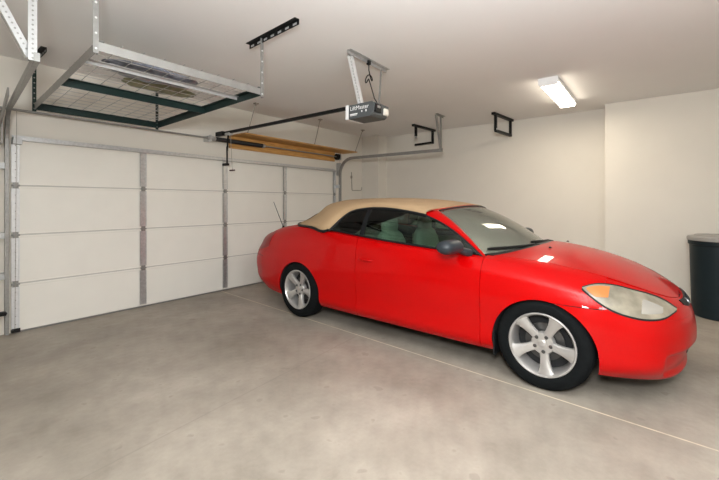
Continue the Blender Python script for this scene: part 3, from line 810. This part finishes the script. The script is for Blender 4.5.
# ---- belt line, side windows
def belt(x):
    return S(ux(x, 6), 6.05)
xs = np.linspace(-2.26, -.50, 60)
for sd in (1, -1):
    B_ = [belt(x) for x in xs]
    build('belt_moulding', MB().tube(frompoints([(p[0], p[1]-.004, p[2]+.008) for p in B_], sd), .011, 8), M['trim'], car, smooth=60)
PIL_B, PIL_T = (-.49, .785, .928), (-1.115, .655, 1.262)      # rear edge of the windshield pillar
def arch(x):
    """upper edge of the side glass"""
    if x > -1.115:
        k = (x+1.115)/(.625); return np.array([x, .655+.13*k, 1.262-.334*k+.045*math.sin(PI*k)])
    i = np.searchsorted(-ER[:30, 0], -x); i = int(np.clip(i, 1, 29)); a, b = ER[i-1], ER[i]
    k = np.clip((x-a[0])/(b[0]-a[0]), 0, 1); return a+(b-a)*k
def glass(name, x0, x1, mat, n=26):
    for sd in (1, -1):
        G = []
        for x in np.linspace(x0, x1, n):
            lo = belt(x)+np.array([0, -.012, -.03]); hi = arch(x)+np.array([0, 0, -.004])
            G.append([lo+(hi-lo)*k/6+np.array([0, .02*math.sin(PI*k/6), 0]) for k in range(7)])
        G = side_pts(G, sd); Nn = normals(G)
        build(name, MB().shell(G, Nn, -.001, -.004), mat, car, smooth=50)
glass('door_window', -1.79, -.53, M['glass'])
glass('quarter_window', -2.235, -1.835, M['glass'], 16)
for sd in (1, -1):
    mb = MB(); G = []
    for x in (-1.838, -1.785):
        lo = belt(x)+np.array([0, -.012, -.02]); hi = arch(x)+np.array([0, -.004, -.006])
        G.append([lo+(hi-lo)*k/6+np.array([0, .02*math.sin(PI*k/6), 0]) for k in range(7)])
    G = side_pts(G, sd)
    build('window_pillar', MB().shell(G, normals(G), .002, -.02), M['trim'], car)

# ---- windshield and its red frame
def wind(a, b):
    """a 0 bottom .. 1 top, b -1 .. 1 across (glass edge)"""
    ab = abs(b)
    bx = -.235-.29*ab**2.3; bt = .72*b; bz = .985-.045*ab**2
    tx = -.93-.085*ab**2; tt = .575*b; tz = 1.338-.042*ab**2.2
    k = a
    return np.array([bx+(tx-bx)*k, -(bt+(tt-bt)*k), bz+(tz-bz)*k+.035*math.sin(PI*k)])
G = np.array([[wind(-.02+1.04*i/14, j/14*1.02) for j in range(-14, 15)] for i in range(15)]); N = normals(G)
if N[7, 14, 2] < 0: N = -N
build('windshield', MB().shell(G, N, 0, -.005), M['wglass'], car, smooth=50)
mb = MB()
def pillar_pts(k):
    gi = wind(k, 1.0)*np.array([1, -1, 1])         # glass side, t negative -> take side +1
    gi = np.array([gi[0], abs(gi[1]), gi[2]])
    pb = np.array(PIL_B)+(np.array(PIL_T)-np.array(PIL_B))*k+np.array([0, 0, .045*math.sin(PI*k)])
    return gi, pb
for sd in (1, -1):
    G = []
    for i in range(17):
        k = -.03+1.0*i/16
        gi, pb = pillar_pts(k)
        mid = (gi+pb)/2+np.array([.012, .016, .020])
        G.append([gi*.97+mid*.03, gi*.6+mid*.4+np.array([.004,.004,.006]), mid, pb*.6+mid*.4+np.array([.0,.006,.004]), pb, pb+np.array([-.01, -.03, -.02]), gi+np.array([-.01, -.02, -.03]), gi*.97+mid*.03])
    Gs = side_pts(G, sd); mb.grid(Gs)
    mb.add([tuple(p) for p in Gs[-1][:7]], [tuple(range(7))])
hdr = []
for j in range(-16, 17):
    b = j/16*1.02; p = wind(.985, b); x, y, z = p
    back = np.array([x-.075-.045*abs(b)**3, y*1.10 if abs(b) > .9 else y*1.06, z+.012-.014*abs(b)**2])
    hdr.append([p+np.array([.008, 0, -.004]), (p+back)/2+np.array([0, 0, .014]), back, back+np.array([0, 0, -.03]), p+np.array([-.01, 0, -.03]), p+np.array([.008, 0, -.004])])
mb.grid(np.array(hdr))
build('windshield_frame', mb, M['red'], car, smooth=40)
build('windshield_seal', MB().tube([tuple(wind(.99, j/14)+np.array([.004, 0, .004])) for j in range(-14, 15)], .007, 6), M['trim'], car, smooth=60)
for sd in (1, -1):
    P_ = [pillar_pts(-.02+k/14)[1]+np.array([-.008, -.006, -.008]) for k in range(15)]
    build('pillar_seal', MB().tube(frompoints(P_, sd), .012, 6), M['trim'], car, smooth=60)
# little black corner ahead of the door glass
for sd in (1, -1):
    a, b, c = belt(-.52)+np.array([0, -.004, .0]), belt(-.70)+np.array([0, -.004, 0]), arch(-.70)+np.array([0, 0, -.01])
    tri = [(p[0], -sd*p[1], p[2]) for p in (a, b, c)]; tri2 = [(x, y+sd*.02, z) for x, y, z in tri]
    build('mirror_sail', MB().add(tri+tri2, [(0,1,2),(5,4,3),(0,3,4,1),(1,4,5,2),(2,5,3,0)]), M['trim'], car)

# ---- wipers
for p0, p1 in (((-.27, -.42), (-.56, -.02)), ((-.20, .10), (-.55, .52))):
    pass
def surf_w(a, b): return Vector(wind(a, b))+Vector((.012, 0, .012))
for b0, b1, a1 in ((.30, .88, .03), (-.42, .22, .035)):
    pts = [surf_w(.0, b0)+Vector((.05, 0, -.01))]+[surf_w(.0+(a1)*k/6, b0+(b1-b0)*k/6) for k in range(7)]
    wp = build('wiper', MB().tube(pts, [.018]+[.016-.001*k for k in range(7)], 6), M['black'], car, smooth=60)
    build('wiper_blade', MB().tube([tuple(surf_w(a1*.3+a1*k/6+.002, b0+(b1-b0)*(.35+.75*k/6))) for k in range(7)], .013, 6), M['black'], wp, smooth=60)
for b in (-.35, .32):
    p = Vector((-.09, -b, zc(-.09)-.012)); build('washer_nozzle', MB().lathe([(.012, 0), (.012, .006), (.005, .012)], p, 'z', 10), M['black'], car)

# ---- lamps
def eye(name, pts_top, pts_bot, mat, out, inn, parent=None, label=None, n=30, nv=8, sides=(1, -1)):
    """closed lens on the body surface between two (x, z) curves"""
    tx, tz = zip(*pts_top); bx, bz = zip(*pts_bot); res = []
    G0 = []
    for k in range(n+1):
        a = k/n; x = tx[0]+(tx[-1]-tx[0])*a
        zt_, zb_ = np.interp(x, tx, tz), np.interp(x, bx, bz)
        col = []
        for j in range(nv+1):
            z = zb_+(zt_-zb_)*j/nv
            # find (u, v) with surface x, z
            lo, hi = 8.0, float(NK-1)
            for _ in range(26):
                m = (lo+hi)/2; v = vz(m, z)
                if S(m, v)[0] < x: lo = m
                else: hi = m
            col.append(S((lo+hi)/2, vz((lo+hi)/2, z)))
        G0.append(col)
    G0 = np.array(G0)
    for i, sd in enumerate(sides):
        G = side_pts(G0, sd); mb = MB(); N = normals(G)
        mb.shell(G, N, out, inn)
        p = parent[i] if isinstance(parent, list) else (parent or car)
        o = build(name, mb, mat, p, smooth=45)
        if label: o['label'] = label
        res.append(o)
    return res
def smoothc(pts, n=14):
    P_ = np.array([(x, z, 0) for x, z in pts]); R_ = rowspline(P_, 5); return [(p[0], p[1]) for p in R_]
HT = smoothc([(.235, .778), (.30, .797), (.40, .793), (.50, .765), (.60, .727), (.685, .680), (.738, .640)])
HB = smoothc([(.235, .776), (.30, .727), (.40, .664), (.50, .628), (.60, .610), (.685, .613), (.738, .638)])
heads = eye('headlight', HT, HB, M['head'], .007, -.01, label='hazy clear headlight')
eye('headlight_seal', [(x, z+.008) for x, z in HT], [(x, z-.010) for x, z in HB], M['trim'], .003, -.006, parent=heads)
AT = [(x, z-.012) for x, z in HT if x < .40]; AB = [(x, z+.02+max(0, (x-.235))*.22) for x, z in HB if x < .40]
def clip(c, x0, x1):
    xs_, zs_ = zip(*c); X = np.linspace(x0, x1, 12); return [(x, float(np.interp(x, xs_, zs_))) for x in X]
AT = [(x, z-.010) for x, z in clip(HT, .262, .385)]; AB = [(x, max(z+.012, .728+0*x)) for x, z in clip(HB, .262, .385)]
AB = [(x, min(b, t-.001)) for (x, b), (_, t) in zip(AB, AT)]
eye('turn_signal', AT, AB, M['amber'], .0095, .004, parent=heads, label='amber turn signal lens')
eye('lamp_reflector', [(x, z-.03) for x, z in clip(HT, .56, .665)], [(x, z+.025) for x, z in clip(HB, .56, .665)], M['reflector'], .0085, .004, parent=heads)
# grille band and lower intake across the nose
skin('grille', usr(13.8, NK-1, .08), lambda k, u: (4.3+.9*max(0,14.3-u), 5.6), 6, M['trim'], out=.006, inn=-.004, both=True)
skin('lower_grille', usr(14.0, NK-1, .06), lambda k, u: (1.15+.3*max(0,14.3-u), 1.52), 6, M['trim'], out=.003, inn=-.008, both=True)
skin('tail_light', usr(1.25, uR+.28, .08), lambda k, u: (3.45+.45*max(0,(u-2.2)), 5.45), 8, M['tail'], (1, -1), out=.006, inn=-.004)
skin('front_emblem', usr(14.6, NK-1, .08), lambda k, u: (4.35, 5.35), 4, M['chrome'], out=.010, inn=0, both=True)

# ---- door handles, mirrors, antenna, mud flaps
for sd in (1, -1):
    u = ux(-1.66, 4); p = S(u, 4.15); y = -sd*p[1]
    h = MB(); pts = [(-1.745, y+sd*.002, p[2]+.005), (-1.73, y-sd*.020, p[2]+.006), (-1.66, y-sd*.026, p[2]+.003), (-1.59, y-sd*.020, p[2]), (-1.575, y+sd*.002, p[2])]
    build('door_handle', h.tube([tuple(q) for q in rowspline(np.array(pts), 4)], .011, 8), M['red'], doors[0 if sd == 1 else 1], smooth=60)
def mirror(sd):
    G = []
    n, m = 14, 20
    for i in range(n+1):
        a = i/n                                    # 0 inner .. 1 outer
        ww = math.sqrt(max(0, 1-(2*a-1)**4))
        yy = .89+.245*a
        row = []
        for j in range(m+1):
            th = 2*PI*j/m
            fx = math.cos(th)
            rx = .075*ww*(1.0 if fx > 0 else 1.05); rz = .064*ww*(1-.10*a)
            row.append((-.655-.035*a+rx*fx, -sd*yy, 1.008+.002*a+rz*math.sin(th)))
        G.append(row)
    o = build('side_mirror', MB().grid(G), M['mirrorc'], car, smooth=50)
    build('mirror_mount', MB().tube([(-.60, -sd*.80, .945), (-.62, -sd*.87, .965), (-.64, -sd*.93, .985)], [.035, .032, .028], 10), M['mirrorc'], o, smooth=50)
    g = [(-.722, -sd*.945, .968), (-.732, -sd*1.07, .972), (-.732, -sd*1.07, 1.040), (-.722, -sd*.945, 1.044)]
    build('mirror_glass', MB().add(g+[(x+.01, y, z) for x, y, z in g], [(0,1,2,3),(7,6,5,4),(0,4,5,1),(1,5,6,2),(2,6,7,3),(3,7,4,0)]), M['chrome'], o)
mirror(1); mirror(-1)
an = build('antenna', MB().tube([(-3.30, -.645, 1.03), (-3.315, -.646, 1.07), (-3.50, -.655, 1.385)], [.008, .005, .003], 8), M['black'], car, smooth=60)
build('antenna_base', MB().lathe([(.020, -.015), (.020, .01), (.010, .03)], (-3.30, -.645, 1.035), 'z', 12), M['black'], an, smooth=50)
for sd in (1, -1):
    build('mud_flap', MB().box((-.372, -sd*.80-.075, .165), (-.36, -sd*.80+.075, .35)), M['trim'], car)

# ---- wheels
def wheel(x, sd, base_deg):
    yo = .892; z0 = .334
    Y = lambda d: -sd*(yo-d)                       # d: depth inward from the outer tyre face
    rim = MB()
    pr = [(.234, .012), (.231, .004), (.224, .002), (.217, .010), (.208, .03), (.200, .08), (.200, .17), (.232, .20), (.234, .20)]
    rim.lathe([(r, -sd*(yo-d)) for r, d in pr], (x, 0, z0), 'y', 64, closed=True)
    # five flared spokes
    for k in range(5):
        a = math.radians(base_deg+72*k)
        ca, sa = math.cos(a), math.sin(a)
        st = [(.030, .034, .050), (.060, .031, .044), (.10, .029, .034), (.15, .034, .026), (.19, .045, .018), (.216, .062, .014)]
        G = []
        for r, hw, d in st:
            ring = []
            for (w_, dd) in ((-1, .008), (-.72, 0), (0, -.002), (.72, 0), (1, .008), (1, .035), (-1, .035), (-1, .008)):
                tx, tz = -sa, ca
                ring.append((x+ca*r+tx*hw*w_, Y(d+dd), z0+sa*r+tz*hw*w_))
            G.append(ring)
        rim.grid(G)
    rim.lathe([(0, Y(.040)), (.045, Y(.040)), (.075, Y(.044)), (.082, Y(.055)), (.082, Y(.09)), (0, Y(.09))], (x, 0, z0), 'y', 32)
    w_ = build('wheel', rim, M['alloy'], car, smooth=35, merge=False)
    w_['label'] = 'five-spoke silver alloy wheel'
    t = [(.233, .010), (.240, .006), (.262, .0), (.290, .002), (.312, .012), (.326, .028), (.3335, .05), (.334, .11), (.3335, .165), (.326, .19), (.31, .205), (.29, .212), (.262, .212), (.235, .205)]
    build('tire', MB().lathe([(r, Y(d)) for r, d in t], (x, 0, z0), 'y', 72, closed=True), M['rubber'], w_, smooth=35)
    build('brake_disc', MB().lathe([(0, Y(.105)), (.138, Y(.105)), (.138, Y(.125)), (0, Y(.125))], (x, 0, z0), 'y', 40), M['disc'], w_, smooth=35)
    build('wheel_backing', MB().lathe([(0, Y(.14)), (.198, Y(.14)), (.198, Y(.16)), (0, Y(.16))], (x, 0, z0), 'y', 40), M['core'], w_)
    build('centre_cap', MB().lathe([(0, Y(.031)), (.022, Y(.031)), (.030, Y(.036)), (.032, Y(.05)), (0, Y(.05))], (x, 0, z0), 'y', 28), M['alloy'], w_, smooth=35)
    for k in range(5):
        a = math.radians(base_deg+72*k)
        c = (x+.0572*math.cos(a), 0, z0+.0572*math.sin(a))
        build('lug_nut', MB().lathe([(0, Y(.033)), (.010, Y(.033)), (.0135, Y(.037)), (.0135, Y(.06)), (0, Y(.06))], c, 'y', 10), M['disc'], w_, smooth=35)
for x, z in AX:
    for sd in (1, -1): wheel(-.015 if x > -1 else -2.735, sd, 62 if x > -1 else 66)

# ---- cabin: seats, dashboard, steering wheel, inside mirror
def rbox(mb, c, s, r=.04):
    """rounded cushion"""
    n, m = 8, 20; p = 3.2; G = []
    for i in range(n+1):
        th = PI*i/n; row = []
        for j in range(m+1):
            ph = 2*PI*j/m
            f = lambda q: math.copysign(abs(q)**(2/p), q)
            row.append((c[0]+s[0]/2*f(math.sin(th))*f(math.cos(ph)), c[1]+s[1]/2*f(math.sin(th))*f(math.sin(ph)), c[2]+s[2]/2*f(math.cos(th))))
        G.append(row)
    mb.grid(G); return mb
def lean(mb, piv, ang):
    c, s = math.cos(ang), math.sin(ang)
    mb.v = [(piv[0]+(x-piv[0])*c-(z-piv[2])*s, y, piv[2]+(x-piv[0])*s+(z-piv[2])*c) for x, y, z in mb.v]; return mb
for yy in (-.38, .38):
    cu = build('seat_cushion', rbox(MB(), (-1.35, yy, .52), (.52, .52, .2)), M['seat'], car, smooth=60)
    build('seat_back', lean(rbox(MB(), (-1.62, yy, .78), (.16, .50, .62)), (-1.60, yy, .5), .22), M['seat'], cu, smooth=60)
    build('headrest', rbox(MB(), (-1.735, yy, 1.125), (.11, .26, .19)), M['seat'], cu, smooth=60)
rs = build('rear_seat', rbox(MB(), (-2.2, 0, .55), (.45, 1.2, .22)), M['seat'], car, smooth=60)
build('rear_seat_back', lean(rbox(MB(), (-2.44, 0, .78), (.14, 1.2, .5)), (-2.4, 0, .55), .25), M['seat'], rs, smooth=60)
ds = rbox(MB(), (-.60, 0, .89), (.62, 1.34, .21)); build('dashboard', ds, M['dash'], car, smooth=60)
ring = [(-.98+.03*math.sin(2*PI*k/28)*.0-.07*math.sin(2*PI*k/28), .38+.185*math.cos(2*PI*k/28), .88+.17*math.sin(2*PI*k/28)) for k in range(29)]
sw = build('steering_wheel', MB().tube(ring, .014, 8).bar((-.98, .20, .88), (-.98, .56, .88), .02, .05).tube([(-.97, .38, .88), (-.72, .38, .84)], .03, 8), M['dash'], car, smooth=60)
for sd in (1, -1):
    G = side_pts([[(x, .755, z) for z in np.linspace(.36, .94, 6)] for x in np.linspace(-2.15, -.62, 8)], sd)
    N_ = np.zeros_like(G); N_[..., 1] = sd
    build('door_card', MB().shell(G, N_, 0, .012), M['dash'], car)
build('headliner', MB().shell(np.array([[p for p in r[2:-2]] for r in G_TOP[4:30]]), N_TOP[4:30, 2:-2], -.02, -.024), M['seat'], car, smooth=60)
build('inside_mirror', rbox(MB(), (-.90, 0, 1.255), (.04, .24, .07)), M['dash'], car, smooth=60)
for c in cutters: bpy.data.objects.remove(c)

# ------------------------------------------------------------------ camera, light, view
cam = bpy.data.cameras.new('camera'); co = bpy.data.objects.new('camera', cam); C.objects.link(co)
cam.sensor_fit = 'HORIZONTAL'; cam.sensor_width = 36; cam.lens = 376/719*36
cam.shift_x = 0.0; cam.shift_y = -(240-203)/719
cam.clip_start = .05
co.location = (0, 0, 1.37); co.rotation_euler = (PI/2, 0, math.radians(38-90))
bpy.context.scene.camera = co

def area(name, loc, sx, sy, power, col, rot=(0,0,0), spread=None):
    l = bpy.data.lights.new(name, 'AREA'); l.shape = 'RECTANGLE'; l.size = sx; l.size_y = sy; l.energy = power; l.color = col
    o = bpy.data.objects.new(name, l); C.objects.link(o); o.location = loc; o.rotation_euler = rot
    return o
area('fluorescent_lamp', (5.69, 1.01, 2.795), 1.25, .2, 15, (1., .89, .72))
area('added_fill_behind', (.2, -1.6, 2.80), 1.3, .4, 40, (.96, .98, 1.))  # unseen fill light added under the ceiling behind the camera, no fixture
area('flash', (-.25, -.1, 1.95), .45, .45, 92, (.95, .985, 1.), rot=(math.radians(80), 0, math.radians(28-90)))
area('bounce_flash', (.8, -.25, 2.0), .5, .5, 112, (.90, .96, 1.), rot=(PI, 0, 0))
wd = bpy.data.worlds.new('world'); bpy.context.scene.world = wd; wd.use_nodes = True
wd.node_tree.nodes['Background'].inputs[0].default_value = (.8, .85, .9, 1); wd.node_tree.nodes['Background'].inputs[1].default_value = .3
vs = bpy.context.scene.view_settings
vs.view_transform = 'Standard'; vs.look = 'None'; vs.exposure = 0.35; vs.gamma = 1.0; vs.use_curve_mapping = False
